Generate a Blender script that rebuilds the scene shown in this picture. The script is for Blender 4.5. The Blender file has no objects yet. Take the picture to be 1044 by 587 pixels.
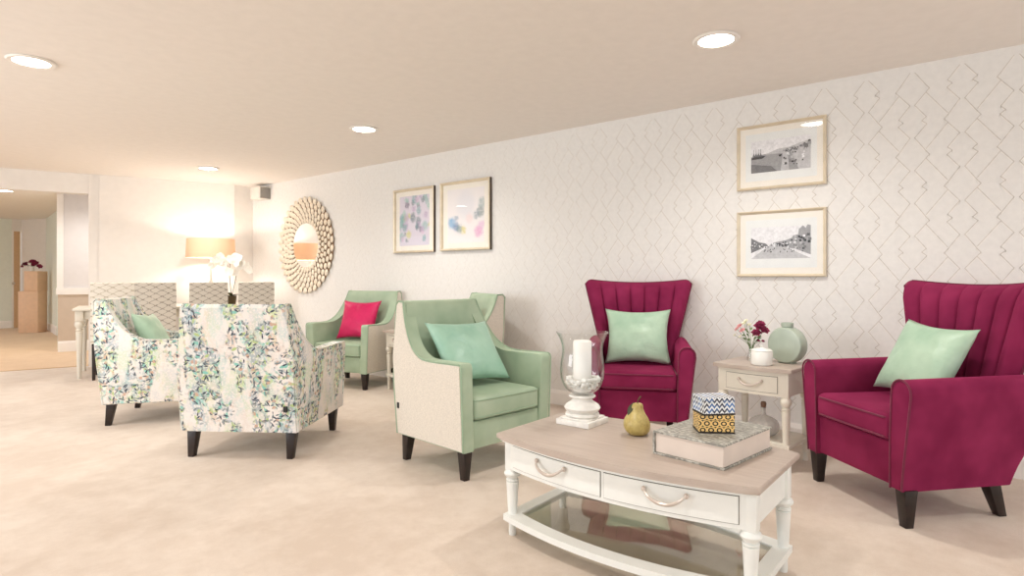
import bpy, bmesh, math, random
from mathutils import Vector, Matrix, noise
PI = math.pi
random.seed(7)
S = bpy.context.scene
COL = S.collection

# ---------------------------------------------------------------- camera, world, exposure
CAM_H = 1.125
cam_d = bpy.data.cameras.new('camera'); cam = bpy.data.objects.new('camera', cam_d); COL.objects.link(cam)
cam.location = (0, 0, CAM_H)
cam.rotation_euler = (PI/2, 0, -math.atan2(.7795, .6264))
cam_d.sensor_width = 36; cam_d.lens = 36*610/1044
cam_d.shift_y = -10.5/1044
cam_d.clip_start = .05
S.camera = cam
S.view_settings.view_transform = 'Standard'; S.view_settings.look = 'None'
S.view_settings.gamma = 1; S.view_settings.use_curve_mapping = False
S.view_settings.exposure = 0.36
S.cycles.use_denoising = True
S.cycles.max_bounces = 8; S.cycles.diffuse_bounces = 5; S.cycles.transparent_max_bounces = 12
S.cycles.sample_clamp_indirect = 6
W = bpy.data.worlds.new('daylight'); S.world = W; W.use_nodes = True
W.node_tree.nodes['Background'].inputs[0].default_value = (.90, .95, 1, 1)
W.node_tree.nodes['Background'].inputs[1].default_value = .95
def area(name, loc, target, sx, sy, power, col):
    d = bpy.data.lights.new(name, 'AREA'); d.shape = 'RECTANGLE'; d.size = sx; d.size_y = sy
    d.energy = power; d.color = col
    o = bpy.data.objects.new(name, d); COL.objects.link(o); o.location = loc
    o.rotation_euler = (Vector(target)-Vector(loc)).to_track_quat('-Z', 'Y').to_euler()
    return o
area('daylight_from_windows', (-2.6, 5.2, 1.6), (3.5, 3.2, .8), 2.4, 1.6, 75, (.97, .98, 1))

# ---------------------------------------------------------------- materials
def lin(c):
    return tuple(((v/255)/12.92 if v/255 <= .04045 else ((v/255+.055)/1.055)**2.4) for v in c)+(1,)
class NT:
    def __init__(s, name):
        s.m = bpy.data.materials.new(name); s.m.use_nodes = True
        s.t = s.m.node_tree; s.b = s.t.nodes['Principled BSDF']
    def n(s, k, **kw):
        x = s.t.nodes.new('ShaderNode'+k)
        for a, b in kw.items(): setattr(x, a, b)
        return x
    def l(s, a, b): s.t.links.new(a, b)
    def put(s, sock, v):
        if hasattr(v, 'is_output'): s.l(v, sock)
        else: sock.default_value = v
    def math(s, op, a, b=0.0, c=None, clamp=False):
        x = s.n('Math', operation=op, use_clamp=clamp)
        s.put(x.inputs[0], a); s.put(x.inputs[1], b)
        if c is not None: s.put(x.inputs[2], c)
        return x.outputs[0]
    def vm(s, op, a, b=(0, 0, 0), scale=None):
        x = s.n('VectorMath', operation=op)
        s.put(x.inputs[0], a)
        if op == 'SCALE': s.put(x.inputs['Scale'], scale)
        else: s.put(x.inputs[1], b)
        return x.outputs['Value'] if op in ('LENGTH', 'DOT_PRODUCT') else x.outputs['Vector']
    def mix(s, f, a, b):
        x = s.n('Mix', data_type='RGBA'); s.put(x.inputs[0], f); s.put(x.inputs[6], a); s.put(x.inputs[7], b)
        return x.outputs[2]
    def obj(s): return s.n('TexCoord').outputs['Object']
    def uv(s): return s.n('UVMap', uv_map='UVMap').outputs[0]
    def noise(s, vec, scale, detail=3, rough=.5, col=False):
        x = s.n('TexNoise'); s.put(x.inputs['Vector'], vec); x.inputs['Scale'].default_value = scale
        x.inputs['Detail'].default_value = detail; x.inputs['Roughness'].default_value = rough
        return x.outputs['Color' if col else 'Fac']
    def ramp(s, v, lo, hi):
        x = s.n('MapRange'); x.clamp = True; s.put(x.inputs[0], v); x.inputs[1].default_value = lo; x.inputs[2].default_value = hi
        return x.outputs[0]
    def bump(s, h, strength, dist=.01):
        x = s.n('Bump'); x.inputs['Strength'].default_value = strength; x.inputs['Distance'].default_value = dist
        s.l(h, x.inputs['Height']); s.l(x.outputs[0], s.b.inputs['Normal'])
    def out(s, col=None, rough=.5, sheen=0, metal=0, spec=.5):
        if col is not None: s.put(s.b.inputs['Base Color'], col)
        s.put(s.b.inputs['Roughness'], rough); s.b.inputs['Metallic'].default_value = metal
        s.b.inputs['Specular IOR Level'].default_value = spec
        if sheen:
            s.b.inputs['Sheen Weight'].default_value = sheen; s.b.inputs['Sheen Roughness'].default_value = .4
        return s.m
def plain(name, c, rough=.5, var=.03, scale=14, bump=0, metal=0, spec=.5, sheen=0, stretch=None):
    t = NT(name); v = t.obj()
    if stretch: v = t.vm('MULTIPLY', v, stretch)
    n = t.noise(v, scale, 4)
    a = lin(tuple(min(255, max(0, x*(1-var))) for x in c)); b = lin(tuple(min(255, x*(1+var)) for x in c))
    col = t.mix(t.ramp(n, .3, .7), a, b)
    if bump: t.bump(n, bump)
    return t.out(col, rough, sheen, metal, spec)
def velvet(name, c, c2):
    t = NT(name); v = t.obj()
    n = t.noise(v, 3.2, 3, .6); f = t.noise(v, 160, 2)
    col = t.mix(t.ramp(n, .35, .68), lin(c), lin(c2))
    t.bump(f, .12, .002)
    m = t.out(col, .85, .5, 0, .15)
    t.b.inputs['Sheen Tint'].default_value = lin(tuple(min(255, x*1.15+12) for x in c2))
    return m
def satin(name, c, c2):
    t = NT(name); v = t.obj()
    n = t.noise(v, 5, 3, .6); w = t.noise(v, 14, 3)
    t.bump(w, .35, .02)
    return t.out(t.mix(t.ramp(n, .3, .7), lin(c), lin(c2)), .38, .15, 0, .4)
def woven(name, c):
    t = NT(name); v = t.obj()
    a = t.noise(t.vm('MULTIPLY', v, (1, 1, 5)), 70, 2); b = t.noise(t.vm('MULTIPLY', v, (5, 5, 1)), 70, 2)
    s = t.math('ADD', a, b)
    col = t.mix(t.ramp(s, .75, 1.25), lin(tuple(x*.93 for x in c)), lin(tuple(min(255, x*1.03) for x in c)))
    t.bump(s, .15, .002)
    return t.out(col, .9, .1, 0, .2)
def leaves(t, uv, cell, off, a, b, keep):
    """scattered pointed leaves: one turned ellipse in each voronoi cell"""
    p = t.vm('SCALE', t.vm('ADD', uv, off), scale=1/cell)
    vo = t.n('TexVoronoi', voronoi_dimensions='2D', feature='F1'); vo.inputs['Scale'].default_value = 1
    vo.inputs['Randomness'].default_value = .85
    t.l(p, vo.inputs['Vector'])
    d = t.vm('SUBTRACT', p, vo.outputs['Position'])
    sc = t.n('SeparateColor'); t.l(vo.outputs['Color'], sc.inputs[0])
    vr = t.n('VectorRotate', rotation_type='Z_AXIS'); t.l(d, vr.inputs['Vector'])
    t.l(t.math('MULTIPLY', sc.outputs[0], 6.283), vr.inputs['Angle'])
    x = t.n('SeparateXYZ'); t.l(vr.outputs[0], x.inputs[0])
    X = t.math('DIVIDE', x.outputs[0], a); Y = t.math('ABSOLUTE', t.math('DIVIDE', x.outputs[1], b))
    f = t.math('ADD', t.math('MULTIPLY', X, X), Y)
    inside = t.math('LESS_THAN', f, 1)
    on = t.math('LESS_THAN', sc.outputs[1], keep)
    return t.math('MULTIPLY', inside, on), sc.outputs[2]
def floral(name):
    t = NT(name); uv = t.uv()
    wob = t.vm('SCALE', t.vm('SUBTRACT', t.noise(uv, 7, 2, .5, True), (.5, .5, .5)), scale=.06)
    u2 = t.vm('ADD', uv, wob)
    band = lambda sx, sy, off, lo, hi: t.ramp(t.noise(t.vm('MULTIPLY', t.vm('ADD', u2, off), (sx, sy, 1)), 1, 2, .4), lo, hi)
    dense = t.math('MULTIPLY', band(6.5, 1.4, (.3, .1, 0), .42, .47), t.ramp(t.noise(t.vm('ADD', u2, (3.1, .7, 0)), 13, 2, .5), .40, .47))
    col = lin((240, 234, 228))
    # soft watercolour washes running down the cloth
    for c, off, s, k in (((150, 208, 200), (1.3, .4, 0), (8, 4, 1), .9), ((204, 218, 160), (5.1, 2.4, 0), (9, 4, 1), .85),
                         ((218, 196, 178), (8.7, 1.4, 0), (9, 5, 1), .8), ((168, 186, 200), (3.3, 7.4, 0), (10, 6, 1), .7)):
        w = t.ramp(t.noise(t.vm('MULTIPLY', t.vm('ADD', u2, off), s), 1, 5, .65), .50, .56)
        br = t.ramp(t.noise(uv, 75, 3, .6), .38, .5)
        f = t.math('MULTIPLY', t.math('MULTIPLY', w, t.math('ADD', t.math('MULTIPLY', dense, .7), .3)), t.math('MULTIPLY', br, k))
        col = t.mix(f, col, lin(c))
    for cell, off, a, b, keep, c, dn in (
            (.046, (.7, .2, 0), .55, .2, .34, (140, 200, 188), dense), (.044, (2.7, .9, 0), .5, .2, .3, (184, 202, 140), dense),
            (.04, (4.1, 3.2, 0), .4, .28, .22, (206, 174, 152), dense), (.042, (9.4, 5.2, 0), .52, .16, .6, (178, 184, 186), dense),
            (.036, (6.1, 4.2, 0), .55, .16, .5, (130, 142, 144), dense), (.03, (7.9, .3, 0), .5, .15, .4, (110, 122, 128), dense),
            (.042, (3.9, 6.3, 0), .48, .12, .5, (70, 78, 92), dense), (.034, (1.9, 8.3, 0), .5, .14, .3, (62, 68, 84), dense)):
        m, r = leaves(t, uv, cell, off, a, b, keep)
        col = t.mix(t.math('MULTIPLY', t.math('MULTIPLY', m, dn), t.ramp(r, -.8, .6)), col, lin(c))
    t.bump(t.noise(uv, 300, 2), .1, .002)
    return t.out(col, .88, .1, 0, .2)
def trellis(name, dark, base):
    t = NT(name); uv = t.uv()
    wob = t.vm('SCALE', t.vm('SUBTRACT', t.noise(uv, 16, 2, .5, True), (.5, .5, .5)), scale=.022)
    x = t.n('SeparateXYZ'); t.l(t.vm('ADD', uv, wob), x.inputs[0])
    a = t.math('COSINE', t.math('MULTIPLY', x.outputs[0], 2*PI/.125)); b = t.math('COSINE', t.math('MULTIPLY', x.outputs[1], 2*PI/.07))
    s = t.math('ABSOLUTE', t.math('ADD', a, b))
    m = t.math('SUBTRACT', 1, t.ramp(s, .12, .42))
    br = t.ramp(t.noise(uv, 60, 3, .7), .35, .55)
    col = t.mix(t.math('MULTIPLY', m, br), lin(base), lin(dark))
    return t.out(col, .85, .1, 0, .2)
def glassy(name, tint, refl=1.0, rough=0.0, solid=.0, solidcol=(.9, .92, .9, 1)):
    t = NT(name)
    tr = t.n('BsdfTransparent'); tr.inputs[0].default_value = tint
    gl = t.n('BsdfGlossy'); gl.inputs['Roughness'].default_value = rough
    lw = t.n('LayerWeight'); lw.inputs['Blend'].default_value = .5
    fr = t.math('ADD', t.math('MULTIPLY', t.math('POWER', lw.outputs['Facing'], 4), .9), .04)
    mx = t.n('MixShader'); t.l(t.math('MULTIPLY', fr, refl, clamp=True), mx.inputs[0])
    t.l(tr.outputs[0], mx.inputs[1]); t.l(gl.outputs[0], mx.inputs[2])
    last = mx
    if solid:
        df = t.n('BsdfDiffuse'); df.inputs[0].default_value = solidcol
        m2 = t.n('MixShader'); m2.inputs[0].default_value = solid
        t.l(mx.outputs[0], m2.inputs[1]); t.l(df.outputs[0], m2.inputs[2]); last = m2
    t.l(last.outputs[0], t.t.nodes['Material Output'].inputs['Surface'])
    return t.m
def emit(name, c, strength):
    t = NT(name); t.b.inputs['Base Color'].default_value = lin(c)
    t.b.inputs['Emission Color'].default_value = lin(c); t.b.inputs['Emission Strength'].default_value = strength
    return t.m
def carpet(name, c, c2):
    t = NT(name); v = t.obj()
    big = t.noise(v, 1.6, 4, .6); mid = t.noise(v, 9, 4, .7); fine = t.noise(v, 240, 2)
    f = t.math('ADD', t.math('MULTIPLY', big, .6), t.math('MULTIPLY', mid, .4))
    col = t.mix(t.ramp(f, .4, .6), lin(c), lin(c2))
    col = t.mix(t.math('MULTIPLY', t.ramp(fine, .3, .7), .18), col, lin(tuple(x*.72 for x in c)))
    t.bump(t.math('ADD', fine, mid), .3, .004)
    return t.out(col, .95, .25, 0, .1)
def wood(name, c, c2, rough=.45):
    t = NT(name); v = t.vm('MULTIPLY', t.obj(), (14, 1.2, 14))
    n = t.noise(v, 3, 5, .65)
    t.bump(n, .05)
    return t.out(t.mix(t.ramp(n, .3, .7), lin(c), lin(c2)), rough)
def abstract(name, spots, base):
    """painting: soft blots of colour on paper; spots = (u, v, radius, colour)"""
    t = NT(name); uv = t.uv()
    wob = t.vm('SCALE', t.vm('SUBTRACT', t.noise(uv, 16, 4, .7, True), (.5, .5, .5)), scale=.16)
    p = t.vm('ADD', uv, wob); col = lin(base)
    for u, v, r, c in spots:
        d = t.vm('LENGTH', t.vm('SUBTRACT', p, (u, v, 0)))
        f = t.math('SUBTRACT', 1, t.ramp(d, r*.55, r*1.05))
        br = t.ramp(t.noise(t.vm('ADD', uv, (u*9, v*7, 0)), 40, 3, .7), .33, .55)
        col = t.mix(t.math('MULTIPLY', t.math('MULTIPLY', f, br), .85), col, lin(c))
    return t.out(col, .6)

M = {}
M['ceiling'] = plain('ceiling_paint', (242, 236, 230), .9, .008)
M['wall'] = plain('painted_wall', (240, 235, 229), .9, .008)
M['paper'] = plain('wallpaper_ground', (235, 233, 229), .8, .012, 30)
M['paper_line'] = plain('wallpaper_line', (212, 207, 200), .7, .05, 30)
M['paper_light'] = plain('wallpaper_highlight', (242, 239, 233), .5, .01, 30)
M['lilac'] = plain('corridor_paint', (226, 222, 220), .9, .01)
M['taupe'] = plain('dado_paint', (206, 190, 172), .9, .01)
M['sage_wall'] = plain('sage_paint', (232, 237, 226), .9, .01)
M['trim'] = plain('white_trim', (246, 242, 236), .45, .008)
M['carpet'] = carpet('beige_carpet', (209, 192, 175), (225, 211, 196))
M['carpet2'] = carpet('corridor_carpet', (214, 180, 140), (224, 192, 154))
M['green'] = velvet('sage_velvet', (156, 177, 151), (181, 197, 173))
M['beige_cloth'] = woven('beige_woven_cloth', (224, 216, 203))
M['piping_green'] = plain('green_piping', (158, 180, 154), .8, .03)
M['plum'] = velvet('plum_velvet', (118, 26, 64), (146, 44, 84))
M['plum_piping'] = plain('plum_piping', (112, 24, 58), .8, .04, sheen=.3)
M['mint'] = satin('mint_satin', (160, 194, 168), (188, 215, 190))
M['aqua'] = satin('aqua_satin', (146, 190, 168), (170, 207, 186))
M['magenta'] = satin('magenta_cloth', (196, 12, 82), (214, 26, 98))
M['floral'] = floral('floral_fabric')
M['trellis'] = trellis('trellis_fabric', (150, 143, 130), (216, 210, 199))
M['trellis_pale'] = trellis('pale_trellis_fabric', (190, 180, 160), (236, 231, 220))  # same trellis fabric, with the brighter light on one chair put into its colour
M['dark_wood'] = wood('dark_leg_wood', (26, 18, 16), (44, 30, 26), .35)
M['cream'] = plain('cream_painted_wood', (226, 220, 206), .4, .012)
M['table_white'] = plain('white_painted_wood', (238, 239, 234), .38, .01)
M['limed'] = wood('limed_oak', (176, 160, 148), (192, 178, 166), .4)
M['handle'] = plain('brushed_nickel', (206, 194, 184), .35, .03, metal=.45)
M['gap'] = plain('shadow_gap_dark', (96, 88, 78), .8, .02)
M['gold_frame'] = plain('champagne_frame', (226, 213, 188), .35, .03, metal=.25)
M['mount'] = plain('cream_mount', (245, 240, 230), .8, .008)
M['frame_dark'] = plain('dark_frame_edge', (74, 58, 48), .5, .04)
M['print_paper'] = plain('print_paper', (238, 240, 238), .7, .01)
M['mirror'] = NT('mirror_silver').out((.93, .93, .92, 1), .02, 0, 1)
M['petal'] = plain('champagne_petal', (236, 224, 204), .4, .05, 30, metal=.1)
M['petal_back'] = plain('bronze_backing', (150, 122, 94), .6, .05)  # brown disc behind the petals, showing through their gaps
M['clear'] = glassy('clear_glass', (.985, .99, .988, 1), 1.0)
M['pane'] = glassy('picture_glass', (1, 1, 1, 1), .6)
M['shelf_glass'] = glassy('tinted_shelf_glass', (.86, .86, .82, 1), 1.0, .02)
M['cutglass'] = glassy('frosted_cut_glass', (.85, .84, .82, 1), 2, .15, .45, (.75, .73, .7, 1))
M['plaster'] = plain('distressed_white', (236, 234, 228), .6, .05, 22, .1)
M['wax'] = plain('white_wax', (250, 248, 243), .4, .005)
M['pebble'] = plain('white_pebble', (240, 240, 236), .4, .02)
M['pear'] = None
def pear_mat():
    t = NT('gilded_pear_skin'); v = t.obj()
    n = t.noise(v, 22, 4, .6); s = t.ramp(t.noise(v, 130, 2), .6, .68)
    col = t.mix(t.ramp(n, .35, .65), lin((174, 152, 84)), lin((204, 186, 120)))
    return t.out(t.mix(t.math('MULTIPLY', s, .4), col, lin((130, 100, 56))), .36, 0, 0)
M['pear'] = pear_mat()
M['stem'] = plain('brown_stem', (86, 70, 44), .7, .1)
M['leaf_dark'] = plain('dark_leaf', (62, 64, 30), .5, .15)
M['leaf'] = plain('green_leaf', (104, 132, 74), .5, .12)
M['book_page'] = plain('box_side_paper', (222, 208, 196), .7, .015)
def marbled():
    t = NT('marbled_grey_paper'); v = t.obj()
    w = t.n('TexWave'); t.l(v, w.inputs['Vector']); w.inputs['Scale'].default_value = 14; w.inputs['Distortion'].default_value = 12; w.inputs['Detail'].default_value = 4
    n = t.ramp(t.noise(v, 60, 4, .7), .35, .65)
    f = t.math('MULTIPLY', w.outputs['Fac'], n)
    return t.out(t.mix(t.ramp(f, .1, .6), lin((138, 136, 128)), lin((196, 194, 184))), .5)
M['marbled'] = marbled()
def rings():
    t = NT('inlay_rings'); x = t.n('SeparateXYZ'); t.l(t.uv(), x.inputs[0])
    P = .031
    row = t.math('FLOOR', t.math('DIVIDE', x.outputs[1], P*.8))
    u = t.math('ADD', t.math('DIVIDE', x.outputs[0], P), t.math('MULTIPLY', row, .5))
    fu = t.math('SUBTRACT', t.math('FRACT', u), .5); fv = t.math('SUBTRACT', t.math('FRACT', t.math('DIVIDE', x.outputs[1], P*.8)), .5)
    d = t.math('SQRT', t.math('ADD', t.math('MULTIPLY', fu, fu), t.math('MULTIPLY', fv, fv)))
    ring = t.math('GREATER_THAN', t.math('SINE', t.math('MULTIPLY', d, 17)), -.15)
    return t.out(t.mix(ring, lin((34, 26, 20)), lin((238, 200, 128))), .35)
def chevrons():
    t = NT('inlay_chevrons'); x = t.n('SeparateXYZ'); t.l(t.uv(), x.inputs[0])
    tri = t.math('ABSOLUTE', t.math('SUBTRACT', t.math('FRACT', t.math('DIVIDE', x.outputs[0], .02)), .5))
    k = t.math('FRACT', t.math('DIVIDE', t.math('ADD', x.outputs[1], t.math('MULTIPLY', tri, .026)), .019))
    s = t.math('GREATER_THAN', k, .5)
    n = t.ramp(t.noise(t.uv(), 18, 1), .4, .55)
    blue = t.mix(n, lin((70, 118, 178)), lin((60, 58, 70)))
    return t.out(t.mix(s, blue, lin((236, 238, 238))), .35)
M['rings'] = rings(); M['chevrons'] = chevrons()
M['box_dark'] = plain('dark_box_edge', (44, 34, 26), .5, .05)
M['white_china'] = plain('white_china', (240, 240, 234), .2, .008)
M['celadon'] = plain('celadon_glaze', (176, 188, 172), .28, .04, 9)
M['cork'] = plain('bronze_stopper', (120, 88, 68), .5, .08)
M['burgundy'] = plain('burgundy_petal', (128, 26, 66), .6, .25, 60)
M['blush'] = plain('blush_petal', (232, 170, 170), .6, .12, 60)
M['blossom'] = plain('cream_petal', (238, 234, 208), .6, .05, 60)
M['orchid'] = plain('orchid_petal', (250, 246, 236), .5, .01, 30)
M['shade'] = None
def shade_mat():
    t = NT('peach_lamp_shade')
    d = t.n('BsdfDiffuse'); d.inputs[0].default_value = lin((236, 214, 190))
    r = t.n('BsdfTranslucent'); r.inputs[0].default_value = lin((226, 196, 166))
    m = t.n('MixShader'); m.inputs[0].default_value = .3
    t.l(d.outputs[0], m.inputs[1]); t.l(r.outputs[0], m.inputs[2]); t.l(m.outputs[0], t.t.nodes['Material Output'].inputs['Surface'])
    return t.m
M['shade'] = shade_mat()
M['peach'] = plain('peach_laminate', (232, 196, 164), .5, .02)
M['oak_door'] = wood('pale_oak_door', (206, 168, 128), (220, 184, 144))
M['speaker_white'] = plain('white_plastic', (226, 222, 214), .4, .01)
M['speaker_grey'] = plain('grey_grille', (150, 146, 140), .6, .05, 200)
M['light_lens'] = emit('lit_lens', (255, 250, 240), 14)
M['bulb'] = emit('lit_bulb', (255, 240, 222), 12)
M['black_tag'] = plain('black_fabric_tag', (34, 34, 34), .7, .05)
M['bottle'] = plain('dark_brown_glass', (46, 34, 28), .2, .05)
for i, g in enumerate((40, 80, 120, 160, 196, 234)): M['ink%d' % i] = plain('photo_grey_%s' % ['black', 'dark', 'mid', 'soft', 'pale', 'faint'][i], (g, g, g+2), .7, .05, 60)

# ---------------------------------------------------------------- mesh helpers
def box_uv(me):
    uvl = me.uv_layers.new(name='UVMap')
    for p in me.polygons:
        n = p.normal; ax = max(range(3), key=lambda i: abs(n[i]))
        for li in p.loop_indices:
            c = me.vertices[me.loops[li].vertex_index].co
            uvl.data[li].uv = {0: (c.y+1.7, c.z), 1: (c.x, c.z), 2: (c.x, c.y+3.1)}[ax]
def obj(name, bm, mat, parent=None, smooth=True, loc=None, rot=None, uv=True, angle=.7):
    bmesh.ops.recalc_face_normals(bm, faces=bm.faces)
    me = bpy.data.meshes.new(name); bm.to_mesh(me); bm.free()
    for m in (mat if isinstance(mat, (list, tuple)) else [mat]): me.materials.append(m)
    if smooth:
        for p in me.polygons: p.use_smooth = True
        me.set_sharp_from_angle(angle=angle)
    if uv: box_uv(me)
    o = bpy.data.objects.new(name, me); COL.objects.link(o)
    if parent: o.parent = parent
    if loc is not None: o.location = loc
    if rot is not None: o.rotation_euler = rot
    return o
def tag(o, label, cat, group=None):
    o['label'] = label; o['category'] = cat
    if group: o['group'] = group
    return o
def thing(name, label, cat, loc=(0, 0, 0), rotz=0, group=None):
    o = bpy.data.objects.new(name, None); COL.objects.link(o); o.empty_display_size = .1
    o.location = loc; o.rotation_euler = (0, 0, rotz)
    return tag(o, label, cat, group)
def struct(name, bm, mat, **k):
    o = obj(name, bm, mat, **k)
    if not o.parent: o['kind'] = 'structure'
    return o
def dup(root, loc, rotz, label, group=None):
    r = root.copy(); COL.objects.link(r); r.location = loc; r.rotation_euler = (0, 0, rotz); r['label'] = label
    if group: r['group'] = group
    def rec(a, b):
        for ch in list(a.children):
            c = ch.copy(); COL.objects.link(c); c.parent = b; rec(ch, c)
    rec(root, r)
    return r
def B(): return bmesh.new()
def box(bm, x0, x1, y0, y1, z0, z1, bev=0, seg=2, mi=0, mat=None):
    vs = [bm.verts.new((x, y, z)) for x in (x0, x1) for y in (y0, y1) for z in (z0, z1)]
    F = [(0, 1, 3, 2), (4, 6, 7, 5), (0, 4, 5, 1), (2, 3, 7, 6), (0, 2, 6, 4), (1, 5, 7, 3)]
    fs = [bm.faces.new([vs[i] for i in f]) for f in F]
    for f in fs: f.material_index = mi
    if mat: bmesh.ops.transform(bm, matrix=mat, verts=vs)
    if bev:
        bmesh.ops.bevel(bm, geom=list({e for f in fs for e in f.edges}), offset=bev, segments=seg, profile=.5, affect='EDGES')
    return bm
def spline(pts, n=8):
    out = []
    P = [Vector(p) for p in pts]
    for i in range(len(P)-1):
        a = P[max(i-1, 0)]; b = P[i]; c = P[i+1]; d = P[min(i+2, len(P)-1)]
        for k in range(n):
            t = k/n
            out.append(.5*((2*b)+(c-a)*t+(2*a-5*b+4*c-d)*t*t+(-a+3*b-3*c+d)*t**3))
    out.append(P[-1])
    return out
def extrude_poly(bm, pts, ax, a0, a1, bev=0, seg=2, fn=None, cuts=()):
    """prism: pts are 2D, ax the extrusion axis (x: pts=(y,z); y: pts=(x,z); z: pts=(x,y))"""
    def mk(p, a): return {'x': (a, p[0], p[1]), 'y': (p[0], a, p[1]), 'z': (p[0], p[1], a)}[ax]
    A = [bm.verts.new(mk(p, a0)) for p in pts]; C = [bm.verts.new(mk(p, a1)) for p in pts]
    f1 = bm.faces.new(A); f2 = bm.faces.new(C[::-1]); n = len(pts)
    for i in range(n): bm.faces.new((A[i], C[i], C[(i+1) % n], A[(i+1) % n]))
    if bev:
        bmesh.ops.bevel(bm, geom=list(set(f1.edges) | set(f2.edges)), offset=bev, segments=seg, profile=.5, affect='EDGES', clamp_overlap=True)
    for co, no in cuts:
        bmesh.ops.bisect_plane(bm, geom=bm.verts[:]+bm.edges[:]+bm.faces[:], plane_co=co, plane_no=no, dist=1e-5)
    if fn:
        for v in bm.verts: v.co = fn(v.co.copy())
    return bm
def lathe(bm, prof, c=(0, 0), n=32, cap=True, mat=None):
    rings_ = []
    for r, z in prof:
        rings_.append([bm.verts.new((c[0]+r*math.cos(2*PI*i/n), c[1]+r*math.sin(2*PI*i/n), z)) for i in range(n)])
    for a, b in zip(rings_, rings_[1:]):
        for i in range(n): bm.faces.new((a[i], a[(i+1) % n], b[(i+1) % n], b[i]))
    if cap:
        bm.faces.new(rings_[0][::-1]); bm.faces.new(rings_[-1])
    if mat: bmesh.ops.transform(bm, matrix=mat, verts=[v for r in rings_ for v in r])
    return bm
def tube(bm, pts, r, n=10, taper=None):
    P = [Vector(p) for p in pts]; prev = None; up = Vector((0, 0, 1)); rs = []
    for i, p in enumerate(P):
        t = (P[min(i+1, len(P)-1)]-P[max(i-1, 0)]).normalized()
        if prev is None: a = t.cross(up if abs(t.z) < .9 else Vector((1, 0, 0))).normalized()
        else: a = (prev-t*prev.dot(t)).normalized()
        prev = a; b = t.cross(a); rr = r if taper is None else r*taper(i/(len(P)-1))
        rs.append([bm.verts.new(p+rr*(math.cos(2*PI*k/n)*a+math.sin(2*PI*k/n)*b)) for k in range(n)])
    for u, v in zip(rs, rs[1:]):
        for k in range(n): bm.faces.new((u[k], u[(k+1) % n], v[(k+1) % n], v[k]))
    bm.faces.new(rs[0][::-1]); bm.faces.new(rs[-1])
    return bm
def ball(bm, c, rx, ry=None, rz=None, u=12, v=8, rot=None):
    ry = ry or rx; rz = rz or rx
    m = Matrix.Translation(c) @ (rot.to_4x4() if rot else Matrix()) @ Matrix.Diagonal((rx, ry, rz, 1))
    bmesh.ops.create_uvsphere(bm, u_segments=u, v_segments=v, radius=1, matrix=m)
    return bm
def quad(bm, pts, mi=0):
    f = bm.faces.new([bm.verts.new(p) for p in pts]); f.material_index = mi; return f
def leg_bm(x, y, top, hw, hb, splay=(0, 0)):
    bm = B(); v = []
    for z, h, sx, sy in ((0, hb, splay[0], splay[1]), (top, hw, 0, 0)):
        v.append([bm.verts.new((x+sx+a*h, y+sy+b*h, z)) for a, b in ((-1, -1), (1, -1), (1, 1), (-1, 1))])
    for i in range(4): bm.faces.new((v[0][i], v[0][(i+1) % 4], v[1][(i+1) % 4], v[1][i]))
    bm.faces.new(v[0][::-1]); bm.faces.new(v[1])
    bmesh.ops.bevel(bm, geom=list(bm.edges), offset=.003, segments=2, profile=.5, affect='EDGES')
    return bm

# ---------------------------------------------------------------- setting
WX = 4.40; HC = 2.43
A = Vector((2.632, 8.828, 0)); Bc = Vector((4.11, 8.31, 0)); Cc = Vector((WX, 8.35, 0))
dA = (Bc-A).normalized(); nA = Vector((-dA.y, dA.x, 0))          # nA points away from the camera
bm = B(); box(bm, -4, 6.5, -4, 10.6, -.05, 0); struct('floor', bm, M['carpet'], smooth=False)
J = A - dA*.05
# corridor carpet starts past the opening
bm = B(); q = [A-dA*8+nA*.12, A+nA*.12-dA*.02, Vector((4.6, 9.6, 0)), Vector((8, 22, 0)), Vector((-8, 22, 0))]
extrude_poly(bm, [(p.x, p.y) for p in q], 'z', .001, .008); struct('floor_corridor', bm, M['carpet2'], smooth=False)
bm = B(); box(bm, -4, 8, -4, 22, HC, HC+.08); struct('ceiling', bm, M['ceiling'], smooth=False)

# wallpapered wall with its stepped line pattern
bm = B(); box(bm, WX, WX+.12, -4, 8.5, 0, HC)
def wline(bm, y0, z0, y1, z1, w, mi, off):
    d = Vector((y1-y0, z1-z0)); L = d.length
    if L < 1e-5: return
    d /= L; w *= 1-.72*max(0, min(1, (y0-2.2)/1.6)); nx, nz = -d.y*w/2, d.x*w/2; ex, ez = d.x*w*.3, d.y*w*.3
    zs = [z0-ez-abs(nz), z1+ez+abs(nz), z0, z1]
    if min(zs) < .12 or max(zs) > HC-.002: return
    x = WX-off
    quad(bm, [(x, y0-ex+nx, z0-ez+nz), (x, y1+ex+nx, z1+ez+nz), (x, y1+ex-nx, z1+ez-nz), (x, y0-ex-nx, z0-ez-nz)], mi)
AP, LH = .245, .2
for i in range(-8, 35):
    for k in range(-1, 13):
        u0 = .137*1.02 + i*AP; z0 = -.02 + k*LH; point = (i+k) % 2 == 0
        for s in (-1, 1):
            prof = [(.012, 0), (.086, .092), (.068, .116), (.012, .2)] if point else [(.012, 0), (.073, .078), (.048, .1), (.070, .122), (.012, .2)]
            segs = [(prof[j], prof[j+1]) for j in range(len(prof)-1)]
            if point: segs.append(((.070, .128), (AP-.070, .268)))
            for (a0, b0), (a1, b1) in segs:
                wline(bm, u0+s*a0, z0+b0, u0+s*a1, z0+b1, .0048, 1, .0006)
                wline(bm, u0+s*a0, z0+b0-.0075, u0+s*a1, z0+b1-.0075, .005, 2, .0004)
struct('wall_right', bm, [M['paper'], M['paper_line'], M['paper_light']], smooth=False)
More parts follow.
